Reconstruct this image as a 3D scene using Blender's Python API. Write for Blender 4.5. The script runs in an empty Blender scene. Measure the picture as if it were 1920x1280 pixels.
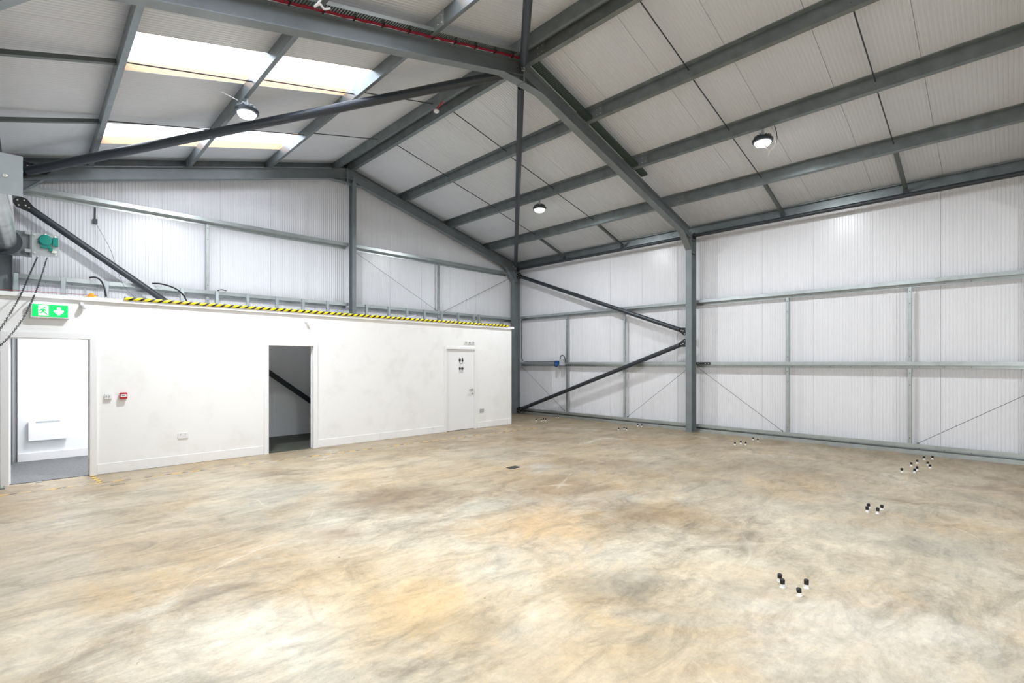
import bpy, bmesh, math, random
from math import sin, cos, pi, radians, sqrt, atan2
from mathutils import Vector, Matrix
random.seed(7)
S = bpy.context.scene
C = S.collection

# ------------------------------------------------------------------ camera
FPX, V0, VPY, CAMH = 921.0, 679.6, 56.5, 1.66
TH = math.atan((960 - VPY) / FPX)
cam = bpy.data.cameras.new('camera')
camo = bpy.data.objects.new('camera', cam); C.objects.link(camo)
camo.location = (0, 0, CAMH)
camo.rotation_euler = (pi / 2, 0, -TH)
cam.sensor_width = 36; cam.sensor_fit = 'HORIZONTAL'
cam.lens = FPX / 1920 * 36
cam.shift_y = (V0 - 640) / 1920
cam.clip_start = 0.05
S.camera = camo
# ------------------------------------------------------------------ world, exposure, lights
w = bpy.data.worlds.new('sky'); S.world = w; w.use_nodes = True
bg = w.node_tree.nodes['Background']
bg.inputs[0].default_value = (0.93, 0.97, 1.0, 1); bg.inputs[1].default_value = 6.0
S.view_settings.view_transform = 'Standard'; S.view_settings.look = 'None'
S.view_settings.exposure = -0.2; S.view_settings.gamma = 1; S.view_settings.use_curve_mapping = False
S.cycles.use_denoising = True
S.cycles.max_bounces = 10; S.cycles.diffuse_bounces = 7; S.cycles.glossy_bounces = 4
S.cycles.transparent_max_bounces = 8; S.cycles.sample_clamp_indirect = 8
S.cycles.caustics_reflective = False; S.cycles.caustics_refractive = False

LAMP_W = 145
LAMPS = [(8.66, 7.89), (8.66, 2.90), (2.25, 7.80), (2.25, 2.90), (8.66, -3.1), (2.25, -3.1)]  # last three are out of view, added for more light
def area(name, loc, rot, sx, sy, power, col=(1, 1, 1), shape='RECTANGLE', portal=False):
    l = bpy.data.lights.new(name, 'AREA'); l.shape = shape; l.size = sx
    if shape == 'RECTANGLE': l.size_y = sy
    l.energy = power; l.color = col
    if portal: l.cycles.is_portal = True
    o = bpy.data.objects.new(name, l); C.objects.link(o); o.location = loc; o.rotation_euler = rot
    return o
area('added_opening_portal', (-0.7, -2.8, 1.7), (0, -pi / 2, 0), 3.4, 3.6, 1, portal=True)
# portals: guide the sky light through an unseen opening added in the near left wall and the rooflights

# ------------------------------------------------------------------ helpers
ORG = {}
class MB:
    def __init__(s): s.v = []; s.f = []
    def poly(s, pts):
        n = len(s.v); s.v += [tuple(p) for p in pts]; s.f.append(list(range(n, n + len(pts))))
    def prism(s, pts, d):
        n = len(s.v); k = len(pts)
        s.v += [tuple(p) for p in pts] + [(p[0] + d[0], p[1] + d[1], p[2] + d[2]) for p in pts]
        s.f.append(list(range(n, n + k))[::-1]); s.f.append(list(range(n + k, n + 2 * k)))
        for i in range(k):
            j = (i + 1) % k; s.f.append([n + i, n + j, n + k + j, n + k + i])
        return s
    def box(s, x0, x1, y0, y1, z0, z1):
        return s.prism([(x0, y0, z0), (x1, y0, z0), (x1, y1, z0), (x0, y1, z0)], (0, 0, z1 - z0))
    def xz(s, pts, y0, y1): return s.prism([(x, y0, z) for x, z in pts], (0, y1 - y0, 0))
    def yz(s, pts, x0, x1): return s.prism([(x0, y, z) for y, z in pts], (x1 - x0, 0, 0))
    def sweep(s, prof, p0, p1, a, b):
        a = Vector(a); b = Vector(b); p0 = Vector(p0); p1 = Vector(p1)
        return s.prism([p0 + a * q[0] + b * q[1] for q in prof], p1 - p0)
    def tube(s, pts, r, n=10, cap=True):
        pts = [Vector(p) for p in pts]; base = len(s.v); ring = None
        t0 = (pts[1] - pts[0]).normalized()
        up = Vector((0, 0, 1)) if abs(t0.z) < .9 else Vector((1, 0, 0))
        a = t0.cross(up).normalized()
        for i, p in enumerate(pts):
            t = ((pts[min(i + 1, len(pts) - 1)]) - (pts[max(i - 1, 0)])).normalized()
            a = (a - t * a.dot(t)).normalized(); b = t.cross(a)
            for k in range(n):
                an = 2 * pi * k / n; s.v.append(tuple(p + a * (cos(an) * r) + b * (sin(an) * r)))
        m = len(pts)
        for i in range(m - 1):
            for k in range(n):
                j = (k + 1) % n
                s.f.append([base + i * n + k, base + i * n + j, base + (i + 1) * n + j, base + (i + 1) * n + k])
        if cap:
            s.f.append([base + k for k in range(n)][::-1]); s.f.append([base + (m - 1) * n + k for k in range(n)])
        return s
    def lathe(s, c, axis, prof, n=24):
        c = Vector(c); ax = Vector(axis).normalized()
        a = ax.orthogonal().normalized(); b = ax.cross(a); base = len(s.v)
        for r, h in prof:
            for k in range(n):
                an = 2 * pi * k / n; s.v.append(tuple(c + ax * h + (a * cos(an) + b * sin(an)) * max(r, 1e-4)))
        for i in range(len(prof) - 1):
            for k in range(n):
                j = (k + 1) % n
                s.f.append([base + i * n + k, base + i * n + j, base + (i + 1) * n + j, base + (i + 1) * n + k])
        s.f.append([base + k for k in range(n)][::-1]); s.f.append([base + (len(prof) - 1) * n + k for k in range(n)])
        return s

def obj(name, mb, mat, parent=None, label=None, kind=None, origin=None, smooth=True, normals=True):
    if parent is not None: o0 = ORG[parent.name]
    elif origin is not None: o0 = Vector(origin)
    else:
        xs = [v[0] for v in mb.v]; ys = [v[1] for v in mb.v]; zs = [v[2] for v in mb.v]
        o0 = Vector(((min(xs) + max(xs)) / 2, (min(ys) + max(ys)) / 2, min(zs)))
    me = bpy.data.meshes.new(name)
    me.from_pydata([(v[0] - o0.x, v[1] - o0.y, v[2] - o0.z) for v in mb.v], [], mb.f)
    if normals:
        bm = bmesh.new(); bm.from_mesh(me); bmesh.ops.recalc_face_normals(bm, faces=bm.faces); bm.to_mesh(me); bm.free()
    if smooth:
        for p in me.polygons: p.use_smooth = True
        me.set_sharp_from_angle(angle=radians(32))
    me.materials.append(mat)
    o = bpy.data.objects.new(name, me); C.objects.link(o)
    if parent is None: o.location = o0
    else: o.parent = parent
    ORG[o.name] = o0
    if label: o['label'] = label
    if kind: o['kind'] = kind
    return o
BM = {}
def bolts(name, items, m, parent):
    # one object per bolt; items = (position, axis, radius, height), all share one mesh per size
    for p, ax, r, h in items:
        key = (name, r, h, m.name)
        if key not in BM:
            q = MB().lathe((0, 0, 0), (0, 0, 1), [(r, 0), (r, h)], 6); me = bpy.data.meshes.new(name)
            me.from_pydata(q.v, [], q.f); me.materials.append(m); BM[key] = me
        o = bpy.data.objects.new(name, BM[key]); C.objects.link(o); o.parent = parent
        o.location = Vector(p) - ORG[parent.name]; o.rotation_mode = 'QUATERNION'; o.rotation_quaternion = Vector((0, 0, 1)).rotation_difference(Vector(ax))
def each(name, boxes, m, parent, label=None):
    # one object per box (x0, x1, y0, y1, z0, z1)
    for b in boxes: r = obj(name, MB().box(*b), m, parent, label)
    return r
def tag(o, label, cat, group=None):
    o['label'] = label; o['category'] = cat
    if group: o['group'] = group
    return o
def thing(name, label, cat, loc, group=None):
    o = bpy.data.objects.new(name, None); C.objects.link(o); o.location = loc; o.empty_display_size = .1
    ORG[o.name] = Vector(loc); return tag(o, label, cat, group)
def struct(name, mb, mat, parent=None, **k): return obj(name, mb, mat, parent, kind='structure', **k)
def dup(root, loc, label, group=None):
    r = root.copy(); C.objects.link(r); r.location = loc; r['label'] = label
    if group: r['group'] = group
    for ch in list(root.children):
        c = ch.copy(); C.objects.link(c); c.parent = r
        for g in list(ch.children):
            d = g.copy(); C.objects.link(d); d.parent = c
    ORG[r.name] = Vector(loc)
    return r
FW = (sin(TH), cos(TH)); RT = (cos(TH), -sin(TH))
def atY(u, v, y):          # the point of the plane Y=y seen at pixel (u, v): used to read positions off the photo
    a = (u - 960) / FPX; b = (V0 - v) / FPX
    dx, dy = FW[0] + a * RT[0], FW[1] + a * RT[1]; t = y / dy
    return (t * dx, y, CAMH + t * b)

# ------------------------------------------------------------------ materials
def mat(name, col, rough=.5, metal=0, spec=.5, noise=0, nscale=8, emit=None, es=0):
    m = bpy.data.materials.new(name); m.use_nodes = True; nt = m.node_tree; b = nt.nodes['Principled BSDF']
    b.inputs['Base Color'].default_value = (*col, 1); b.inputs['Roughness'].default_value = rough
    b.inputs['Metallic'].default_value = metal; b.inputs['Specular IOR Level'].default_value = spec
    if noise:
        tc = nt.nodes.new('ShaderNodeTexCoord'); n = nt.nodes.new('ShaderNodeTexNoise'); n.inputs['Scale'].default_value = nscale
        n.inputs['Detail'].default_value = 5
        r = nt.nodes.new('ShaderNodeValToRGB'); r.color_ramp.elements[0].position = .3; r.color_ramp.elements[1].position = .7
        r.color_ramp.elements[0].color = (*[c * (1 - noise) for c in col], 1)
        r.color_ramp.elements[1].color = (*[min(1, c * (1 + noise)) for c in col], 1)
        nt.links.new(tc.outputs['Object'], n.inputs['Vector']); nt.links.new(n.outputs[0], r.inputs[0]); nt.links.new(r.outputs[0], b.inputs['Base Color'])
    if emit:
        b.inputs['Emission Color'].default_value = (*emit, 1); b.inputs['Emission Strength'].default_value = es
    return m
M = {}
M['frame'] = mat('grey_painted_steel', (.20, .225, .235), .42, .25, noise=.12, nscale=3)
M['purlin'] = mat('dull_galvanised_steel', (.20, .225, .23), .36, .55, noise=.15, nscale=5)
M['galv'] = mat('bright_galvanised_steel', (.46, .50, .50), .32, .75, noise=.1, nscale=6)
M['strut'] = mat('dark_strut_steel', (.10, .115, .11), .45, .3)
M['stud'] = mat('stud_steel', (.42, .46, .47), .4, .6)
M['traydark'] = mat('dark_tray_steel', (.06, .085, .075), .5, .3)
M['brace'] = mat('charcoal_steel', (.035, .042, .05), .38, .2)
M['dark'] = mat('black_steel', (.012, .014, .015), .5)
M['wall'] = mat('white_liner_sheet', (.74, .745, .775), .28, 0, noise=.02, nscale=1.5)
M['ceil'] = mat('white_roof_liner', (.625, .65, .685), .4, 0, noise=.03, nscale=1.2)
M['timber'] = mat('pale_timber', (.75, .45, .27), .6)
M['white'] = mat('white_paint', (.88, .88, .885), .5)
M['gloss'] = mat('white_gloss_paint', (.83, .83, .84), .3)
M['plastic'] = mat('white_plastic', (.78, .79, .80), .35)
M['greyp'] = mat('grey_plastic', (.45, .46, .47), .4)
M['roomwall'] = mat('room_white_paint', (.86, .88, .90), .6)
M['red'] = mat('red_plastic', (.42, .006, .02), .4)
M['crimson'] = mat('crimson_cable', (.28, .008, .03), .5)
M['black'] = mat('black_plastic', (.01, .01, .012), .45)
M['yellow'] = mat('yellow_foam', (.95, .80, .02), .5)
M['orange'] = mat('orange_plastic', (.95, .35, .03), .5)
M['teal'] = mat('teal_enamel', (.0, .22, .17), .35)
M['bolt'] = mat('zinc_bolt', (.75, .75, .68), .35, .8)
M['steel'] = mat('polished_steel', (.68, .67, .64), .24, .95, noise=.25, nscale=4)
M['paleplate'] = mat('pale_grey_plate', (.42, .47, .50), .45, .3, noise=.05, nscale=3)
M['blue'] = mat('blue_plastic', (.01, .08, .25), .4)
M['carpet'] = mat('grey_carpet', (.13, .135, .14), .75, noise=.35, nscale=60)
M['darkfloor'] = mat('dark_room_floor', (.06, .065, .05), .55, noise=.3, nscale=3)
M['green'] = mat('exit_green', (0, .45, .1), .4, emit=(0, .62, .12), es=1.0)
M['signwhite'] = mat('exit_white', (.9, .9, .9), .4, emit=(1, 1, 1), es=1.1)
M['lens'] = mat('lamp_diffuser', (.9, .9, .9), .4, emit=(1, 1, .98), es=40)
M['text'] = mat('grey_print', (.12, .12, .13), .6)
M['concretedust'] = mat('white_capping', (.86, .86, .86), .5)

def office_mat():
    m = mat('office_wall_paint', (.88, .88, .87), .55)
    nt = m.node_tree; b = nt.nodes['Principled BSDF']
    tc = nt.nodes.new('ShaderNodeTexCoord'); n = nt.nodes.new('ShaderNodeTexNoise'); n.inputs['Scale'].default_value = 2.2; n.inputs['Detail'].default_value = 8; n.inputs['Roughness'].default_value = .65
    r = nt.nodes.new('ShaderNodeValToRGB'); r.color_ramp.elements[0].position = .33; r.color_ramp.elements[0].color = (.80, .795, .785, 1)
    r.color_ramp.elements[1].position = .5; r.color_ramp.elements[1].color = (.85, .85, .85, 1)
    nt.links.new(tc.outputs['Object'], n.inputs['Vector']); nt.links.new(n.outputs[0], r.inputs[0]); nt.links.new(r.outputs[0], b.inputs['Base Color'])
    return m
M['office'] = office_mat()

def hazard_mat(name, axis_scale, dirvec, yel, blk, wear=False):
    m = bpy.data.materials.new(name); m.use_nodes = True; nt = m.node_tree; b = nt.nodes['Principled BSDF']
    tc = nt.nodes.new('ShaderNodeTexCoord'); dt = nt.nodes.new('ShaderNodeVectorMath'); dt.operation = 'DOT_PRODUCT'
    dt.inputs[1].default_value = dirvec
    mu = nt.nodes.new('ShaderNodeMath'); mu.operation = 'MULTIPLY'; mu.inputs[1].default_value = axis_scale
    fr = nt.nodes.new('ShaderNodeMath'); fr.operation = 'FRACT'
    gt = nt.nodes.new('ShaderNodeMath'); gt.operation = 'GREATER_THAN'; gt.inputs[1].default_value = .42
    mx = nt.nodes.new('ShaderNodeMix'); mx.data_type = 'RGBA'; mx.inputs[6].default_value = (*blk, 1); mx.inputs[7].default_value = (*yel, 1)
    L = nt.links.new
    L(tc.outputs['Object'], dt.inputs[0]); L(dt.outputs['Value'], mu.inputs[0]); L(mu.outputs[0], fr.inputs[0]); L(fr.outputs[0], gt.inputs[0]); L(gt.outputs[0], mx.inputs[0])
    out = mx.outputs[2]
    if wear:
        n = nt.nodes.new('ShaderNodeTexNoise'); n.inputs['Scale'].default_value = 5; n.inputs['Detail'].default_value = 6
        r = nt.nodes.new('ShaderNodeValToRGB'); r.color_ramp.elements[0].position = .45; r.color_ramp.elements[1].position = .6
        m2 = nt.nodes.new('ShaderNodeMix'); m2.data_type = 'RGBA'; m2.inputs[7].default_value = (.46, .39, .29, 1)
        L(tc.outputs['Object'], n.inputs['Vector']); L(n.outputs[0], r.inputs[0]); L(r.outputs[0], m2.inputs[0]); L(out, m2.inputs[6]); out = m2.outputs[2]
    L(out, b.inputs['Base Color']); b.inputs['Roughness'].default_value = .5
    return m
M['hazard'] = hazard_mat('black_yellow_guard', 8.1, (1, 0, -1.4), (.95, .80, .01), (.012, .008, .012))
M['tape'] = hazard_mat('worn_floor_tape', 4.2, (1, -1.0, 0), (.68, .42, .07), (.13, .11, .09), True)

STAINS_AND_REFLECTION = [(3.26, 5.29, -0.78, 0.79, 0.65, (0.21, 0.145, 0.085), 0.75), (4.95, 4.24, -0.78, 0.92, 0.73, (0.3, 0.19, 0.09), 0.65), (4.96, 2.77, -0.78, 0.65, 0.45, (0.27, 0.18, 0.09), 0.55), (2.24, 6.53, -0.78, 0.74, 0.74, (0.4, 0.39, 0.34), 0.55), (0.87, 3.35, -0.78, 0.78, 0.48, (0.84, 0.78, 0.64), 0.75), (3.7, 3.38, -0.78, 0.65, 0.67, (0.58, 0.36, 0.15), 0.6), (1.91, 2.77, -0.78, 0.54, 0.52, (0.66, 0.45, 0.21), 0.6), (3.17, 1.99, -0.78, 0.43, 0.25, (0.3, 0.26, 0.19), 0.6), (3.79, 0.48, -0.78, 0.78, 0.61, (0.74, 0.7, 0.62), 0.6), (5.79, 5.28, -0.78, 0.28, 0.36, (0.5, 0.47, 0.42), 0.8), (8.27, 2.85, -0.78, 1.61, 0.81, (0.24, 0.195, 0.13), 0.5), (0.98, 5.52, -0.78, 0.85, 0.43, (0.36, 0.27, 0.17), 0.5), (6.23, 0.58, -0.78, 0.78, 0.79, (0.42, 0.38, 0.3), 0.5), (2.08, 4.64, -0.78, 0.31, 0.25, (0.3, 0.2, 0.12), 0.5), (6.56, 4.93, -0.78, 1.06, 0.44, (0.26, 0.175, 0.095), 0.5)]
def stain_reflection_mask(nt, src, sg):
    m = nt.nodes.new('ShaderNodeMapRange'); m.inputs['From Min'].default_value = 2.85; m.inputs['From Max'].default_value = 1.9
    m.inputs['To Min'].default_value = 0; m.inputs['To Max'].default_value = sg; nt.links.new(src, m.inputs['Value']); return m.outputs[0]
def floor_mat():
    m = bpy.data.materials.new('stained_concrete'); m.use_nodes = True; nt = m.node_tree; b = nt.nodes['Principled BSDF']; L = nt.links.new
    tc = nt.nodes.new('ShaderNodeTexCoord')
    def noise(scale, detail, rough, mapscale=(1, 1, 1), dist=0, rot=0, off=(0, 0, 0)):
        mp = nt.nodes.new('ShaderNodeMapping'); mp.inputs['Scale'].default_value = mapscale; mp.inputs['Rotation'].default_value = (0, 0, rot); mp.inputs['Location'].default_value = off
        n = nt.nodes.new('ShaderNodeTexNoise'); n.inputs['Scale'].default_value = scale; n.inputs['Detail'].default_value = detail; n.inputs['Roughness'].default_value = rough; n.inputs['Distortion'].default_value = dist
        L(tc.outputs['Object'], mp.inputs[0]); L(mp.outputs[0], n.inputs['Vector']); return n.outputs[0]
    def ramp(src, stops):
        r = nt.nodes.new('ShaderNodeValToRGB'); e = r.color_ramp.elements
        while len(e) < len(stops): e.new(.5)
        for k, (p, c) in enumerate(stops): e[k].position = p; e[k].color = (*c, 1) if len(c) == 3 else c
        L(src, r.inputs[0]); return r.outputs[0]
    def mix(f, a, bb, mode='MIX'):
        x = nt.nodes.new('ShaderNodeMix'); x.data_type = 'RGBA'; x.blend_type = mode
        if isinstance(f, float): x.inputs[0].default_value = f
        else: L(f, x.inputs[0])
        for i, s in ((6, a), (7, bb)):
            if isinstance(s, tuple): x.inputs[i].default_value = (*s, 1)
            else: L(s, x.inputs[i])
        return x.outputs[2]
    g = lambda v: (v, v, v)
    base = ramp(noise(.6, 13, .66, (1, 1.1, 1), .5), [(.30, (.44, .37, .26)), (.44, (.57, .49, .36)), (.55, (.66, .58, .44)), (.70, (.76, .69, .56))])
    tan = ramp(noise(.5, 12, .66, (1, 1, 1), .7, .5, (4, 2, 0)), [(.46, g(0)), (.66, g(.8))])
    c = mix(tan, base, (.60, .42, .215))
    grey = ramp(noise(.6, 12, .68, (1, 1, 1), .6, -.6, (9, -3, 0)), [(.50, g(0)), (.66, g(.7))])
    c = mix(grey, c, (.46, .445, .38))
    # paler around the foreground, browner with distance, broken up by noise
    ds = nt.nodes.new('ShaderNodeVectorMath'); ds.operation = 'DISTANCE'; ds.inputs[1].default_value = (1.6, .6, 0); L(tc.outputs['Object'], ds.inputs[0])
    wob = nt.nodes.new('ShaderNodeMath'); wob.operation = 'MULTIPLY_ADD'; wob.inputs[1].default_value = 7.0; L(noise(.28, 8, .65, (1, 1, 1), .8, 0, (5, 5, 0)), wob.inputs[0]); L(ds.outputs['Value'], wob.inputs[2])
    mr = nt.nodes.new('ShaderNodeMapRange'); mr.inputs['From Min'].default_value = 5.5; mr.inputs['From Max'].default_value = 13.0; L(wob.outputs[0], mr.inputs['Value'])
    far_brown = ramp(mr.outputs[0], [(0, g(0)), (1, g(.82))])
    c = mix(far_brown, c, (.255, .19, .115))
    brown = ramp(noise(.7, 14, .74, (1, 1.2, 1), .6, .25, (1, 7, 0)), [(.52, g(0)), (.68, g(.7))])
    c = mix(brown, c, (.20, .14, .08))
    pale = ramp(noise(.9, 14, .74, (1, 1.2, 1), .8, .9, (-6, 3, 0)), [(.56, g(0)), (.70, g(.6))])
    c = mix(pale, c, (.66, .62, .53))
    # the larger individual stains, pale patches and one painted grey reflection: x, y, angle, half axes, colour, strength
    wn = noise(1.3, 12, .72, (1, 1, 1), .6, 1.1, (2, 8, 0))
    for x, y, an, r1, r2, col, sg in STAINS_AND_REFLECTION:
        sb = nt.nodes.new('ShaderNodeVectorMath'); sb.operation = 'SUBTRACT'; sb.inputs[1].default_value = (x, y, 0); L(tc.outputs['Object'], sb.inputs[0])
        mp = nt.nodes.new('ShaderNodeMapping'); mp.vector_type = 'TEXTURE'; mp.inputs['Rotation'].default_value = (0, 0, an); mp.inputs['Scale'].default_value = (r1, r2, 1); L(sb.outputs[0], mp.inputs[0])
        ln = nt.nodes.new('ShaderNodeVectorMath'); ln.operation = 'LENGTH'; L(mp.outputs[0], ln.inputs[0])
        ad = nt.nodes.new('ShaderNodeMath'); ad.operation = 'MULTIPLY_ADD'; ad.inputs[1].default_value = 3.2; L(wn, ad.inputs[0]); L(ln.outputs['Value'], ad.inputs[2])
        c = mix(stain_reflection_mask(nt, ad.outputs[0], sg), c, col)
    st = ramp(noise(2.2, 14, .74, (.7, 1.5, 1), .9, .45), [(.34, g(.62)), (.5, g(1.0)), (.66, g(1.2))])
    c = mix(.85, c, st, 'MULTIPLY')
    st2 = ramp(noise(3.2, 14, .78, (.5, 2.0, 1), 1.4, -.75, (2, 2, 0)), [(.32, g(.78)), (.5, g(1.0)), (.7, g(1.15))])
    c = mix(.7, c, st2, 'MULTIPLY')
    fine = ramp(noise(16, 10, .85), [(.36, g(.80)), (.5, g(1.0)), (.64, g(1.12))])
    c = mix(.8, c, fine, 'MULTIPLY')
    # scrape arcs: thin bands along the contour lines of a slow noise
    for sc, off, col, sg, lo in ((.9, (0, 4, 0), (.84, .78, .66), .55, .50), (1.4, (7, 1, 0), (.26, .17, .09), .6, .47), (2.3, (3, -5, 0), (.78, .72, .60), .45, .53), (.7, (-4, 9, 0), (.30, .21, .12), .5, .52)):
        ln = ramp(noise(sc * .6, 0, .4, (1, 1.5, 1), 0, sc, off), [(lo - .003, g(0)), (lo, g(sg * .55)), (lo + .003, g(0))])
        mk = ramp(noise(.8, 4, .6, (1, 1, 1), 0, 0, (off[1], off[0], 2)), [(.54, g(0)), (.62, g(1))])
        mm = nt.nodes.new('ShaderNodeMath'); mm.operation = 'MULTIPLY'; L(ln, mm.inputs[0]); L(mk, mm.inputs[1])
        c = mix(mm.outputs[0], c, col)
    spk = ramp(noise(22, 3, .5, (1, 1, 1), 0, 0, (3, 3, 0)), [(.745, g(0)), (.76, g(.8))])
    c = mix(spk, c, (.12, .08, .05))
    L(c, b.inputs['Base Color'])
    rr = ramp(noise(1.2, 8, .6, (1, 1.4, 1)), [(.35, g(.36)), (.65, g(.55))])
    L(rr, b.inputs['Roughness']); b.inputs['Specular IOR Level'].default_value = .45
    bu = nt.nodes.new('ShaderNodeBump'); bu.inputs['Strength'].default_value = .08; bu.inputs['Distance'].default_value = .01
    L(noise(14, 8, .7), bu.inputs['Height']); L(bu.outputs[0], b.inputs['Normal'])
    return m
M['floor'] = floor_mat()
def pane_mat():
    m = bpy.data.materials.new('clear_rooflight'); m.use_nodes = True; nt = m.node_tree; nt.nodes.clear()
    o = nt.nodes.new('ShaderNodeOutputMaterial'); t = nt.nodes.new('ShaderNodeBsdfTransparent'); t.inputs[0].default_value = (.93, .95, 1, 1)
    tr = nt.nodes.new('ShaderNodeBsdfTranslucent'); tr.inputs[0].default_value = (.9, .92, .95, 1); mx = nt.nodes.new('ShaderNodeMixShader'); mx.inputs[0].default_value = .3
    nt.links.new(t.outputs[0], mx.inputs[1]); nt.links.new(tr.outputs[0], mx.inputs[2]); nt.links.new(mx.outputs[0], o.inputs[0]); return m
M['pane'] = pane_mat()

# ------------------------------------------------------------------ dimensions
AX, SL = 5.5, .268                       # ridge line, roof slope
def zb(x): return 6.14 - SL * abs(x - AX)     # rafter underside
def zt(x): return zb(x) + .235                # rafter top
def zr(x): return zt(x) + .20                 # roof liner
XR, XL, YG, YF = 11.62, -.62, 11.62, -6.6     # liner planes
F1, F2, F3 = -.56, 5.41, 11.375               # frame centre lines

# ------------------------------------------------------------------ ribbed liner sheets (real ribs, 50 mm pitch, joints each metre)
def ribs(a0, a1, phase, depth=.005):
    """profile along a: list of (a, d), d = distance out of the sheet plane into the room"""
    out = []; k = math.floor((a0 - phase) / .05) - 1
    while True:
        s = phase + k * .05
        if s > a1: break
        if k % 20 == 0: pts = [(0, 0), (.001, -.014), (.005, -.014), (.006, 0), (.028, 0), (.034, depth), (.044, depth)]
        else: pts = [(0, 0), (.028, 0), (.034, depth), (.044, depth)]
        out += [(s + p, d) for p, d in pts]; k += 1
    r = [q for q in out if a0 < q[0] < a1]
    return [(a0, 0)] + r + [(a1, 0)]
def sheet(mb, a0, a1, phase, fn, lo, hi):
    """fn(a, b, d) -> xyz; lo/hi bounds of b, numbers or functions of a"""
    pr = ribs(a0, a1, phase); n = len(mb.v)
    for a, d in pr:
        l = lo(a) if callable(lo) else lo; h = hi(a) if callable(hi) else hi
        mb.v.append(fn(a, l, d)); mb.v.append(fn(a, h, d))
    for i in range(len(pr) - 1):
        mb.f.append([n + 2 * i, n + 2 * i + 2, n + 2 * i + 3, n + 2 * i + 1])
def flat(name, mb, m): return struct(name, mb, m, smooth=False, normals=False, origin=(0, 0, 0))

mb = MB(); sheet(mb, YF, YG, .90, lambda a, b, d: (XR - d, a, b), 0.0, 5.0); flat('wall_right', mb, M['wall'])
mb = MB(); sheet(mb, XL, XR, .84, lambda a, b, d: (a, YG - d, b), 0.0, lambda a: zr(a) + .02); flat('wall_back', mb, M['wall'])
DY0, DY1, DH = 6.95, 9.46, 3.42
mb = MB(); f_ = lambda a, b, d: (XL + d, a, b)
sheet(mb, YF, -4.6, .9, f_, 0.0, 5.0); sheet(mb, -4.6, -1.0, .9, f_, DH, 5.0); sheet(mb, -1.0, DY0, .9, f_, 0.0, 5.0); sheet(mb, DY1, YG, .9, f_, 0.0, 5.0); sheet(mb, DY0, DY1, .9, f_, DH, 5.0); flat('wall_left', mb, M['wall'])  # the gap in the near bay is an unseen opening added for daylight
mb = MB(); sheet(mb, XL, XR, .84, lambda a, b, d: (a, YF + d, b), 0.0, lambda a: zr(a) + .02); flat('wall_front', mb, M['wall'])

# roof liner: two slopes, holes for the rooflights in the left one
HX0, HX1 = .84, 3.72
HOLES = [(.83, 1.82), (3.76, 4.75), (6.80, 7.79), (9.70, 10.68)]
for side in ('right', 'left'):
    mb = MB(); fn = lambda a, b, d: (b, a, zr(b) - d)
    if side == 'right': sheet(mb, YF, YG, .86, fn, AX, XR + .01)
    else:
        y = YF
        for h0, h1 in HOLES:
            sheet(mb, y, h0, .86, fn, XL - .01, AX)
            sheet(mb, h0, h1, .86, fn, XL - .01, HX0); sheet(mb, h0, h1, .86, fn, HX1, AX); y = h1
        sheet(mb, y, YG, .86, fn, XL - .01, AX)
    flat('ceiling_' + side, mb, M['ceil'])
for i, (h0, h1) in enumerate(HOLES):
    d = .125; z = lambda x, o: zr(x) + o
    mb = MB()
    for ya, yb in ((h0 - .02, h0), (h1, h1 + .02)):
        mb.prism([(HX0, ya, z(HX0, 0)), (HX1, ya, z(HX1, 0)), (HX1, ya, z(HX1, d)), (HX0, ya, z(HX0, d))], (0, yb - ya, 0))
    for xa, xb in ((HX0 - .02, HX0), (HX1, HX1 + .02)):
        mb.prism([(xa, h0 - .02, z(xa, 0)), (xb, h0 - .02, z(xb, 0)), (xb, h0 - .02, z(xb, d)), (xa, h0 - .02, z(xa, d))], (0, h1 - h0 + .04, 0))
    fr = struct('window_%d' % (i + 1), mb, M['timber'])
    mb = MB(); mb.prism([(HX0 - .02, h0 - .02, z(HX0, d)), (HX1 + .02, h0 - .02, z(HX1, d)), (HX1 + .02, h0 - .02, z(HX1, d + .006)), (HX0 - .02, h0 - .02, z(HX0, d + .006))], (0, h1 - h0 + .04, 0))
    obj('pane', mb, M['pane'], fr)
    mb = MB(); mb.prism([(HX0 - .05, h0 - .05, z(HX0, -.003)), (HX1 + .03, h0 - .05, z(HX1, -.003)), (HX1 + .03, h0 - .05, z(HX1, .002)), (HX0 - .05, h0 - .05, z(HX0, .002))], (0, .05, 0))
    ang = math.atan(SL)
    area('rooflight_portal', ((HX0 + HX1) / 2, (h0 + h1) / 2, z((HX0 + HX1) / 2, d + .05)), (0, -ang, 0), (HX1 - HX0) / cos(ang), h1 - h0, 1, portal=True)

# floor and ground outside the roller door
mb = MB(); mb.poly([(-7, YF - .1, 0), (XR + .1, YF - .1, 0), (XR + .1, YG + .1, 0), (-7, YG + .1, 0)]); struct('floor', mb, M['floor'], origin=(0, 0, 0), normals=False)

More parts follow.
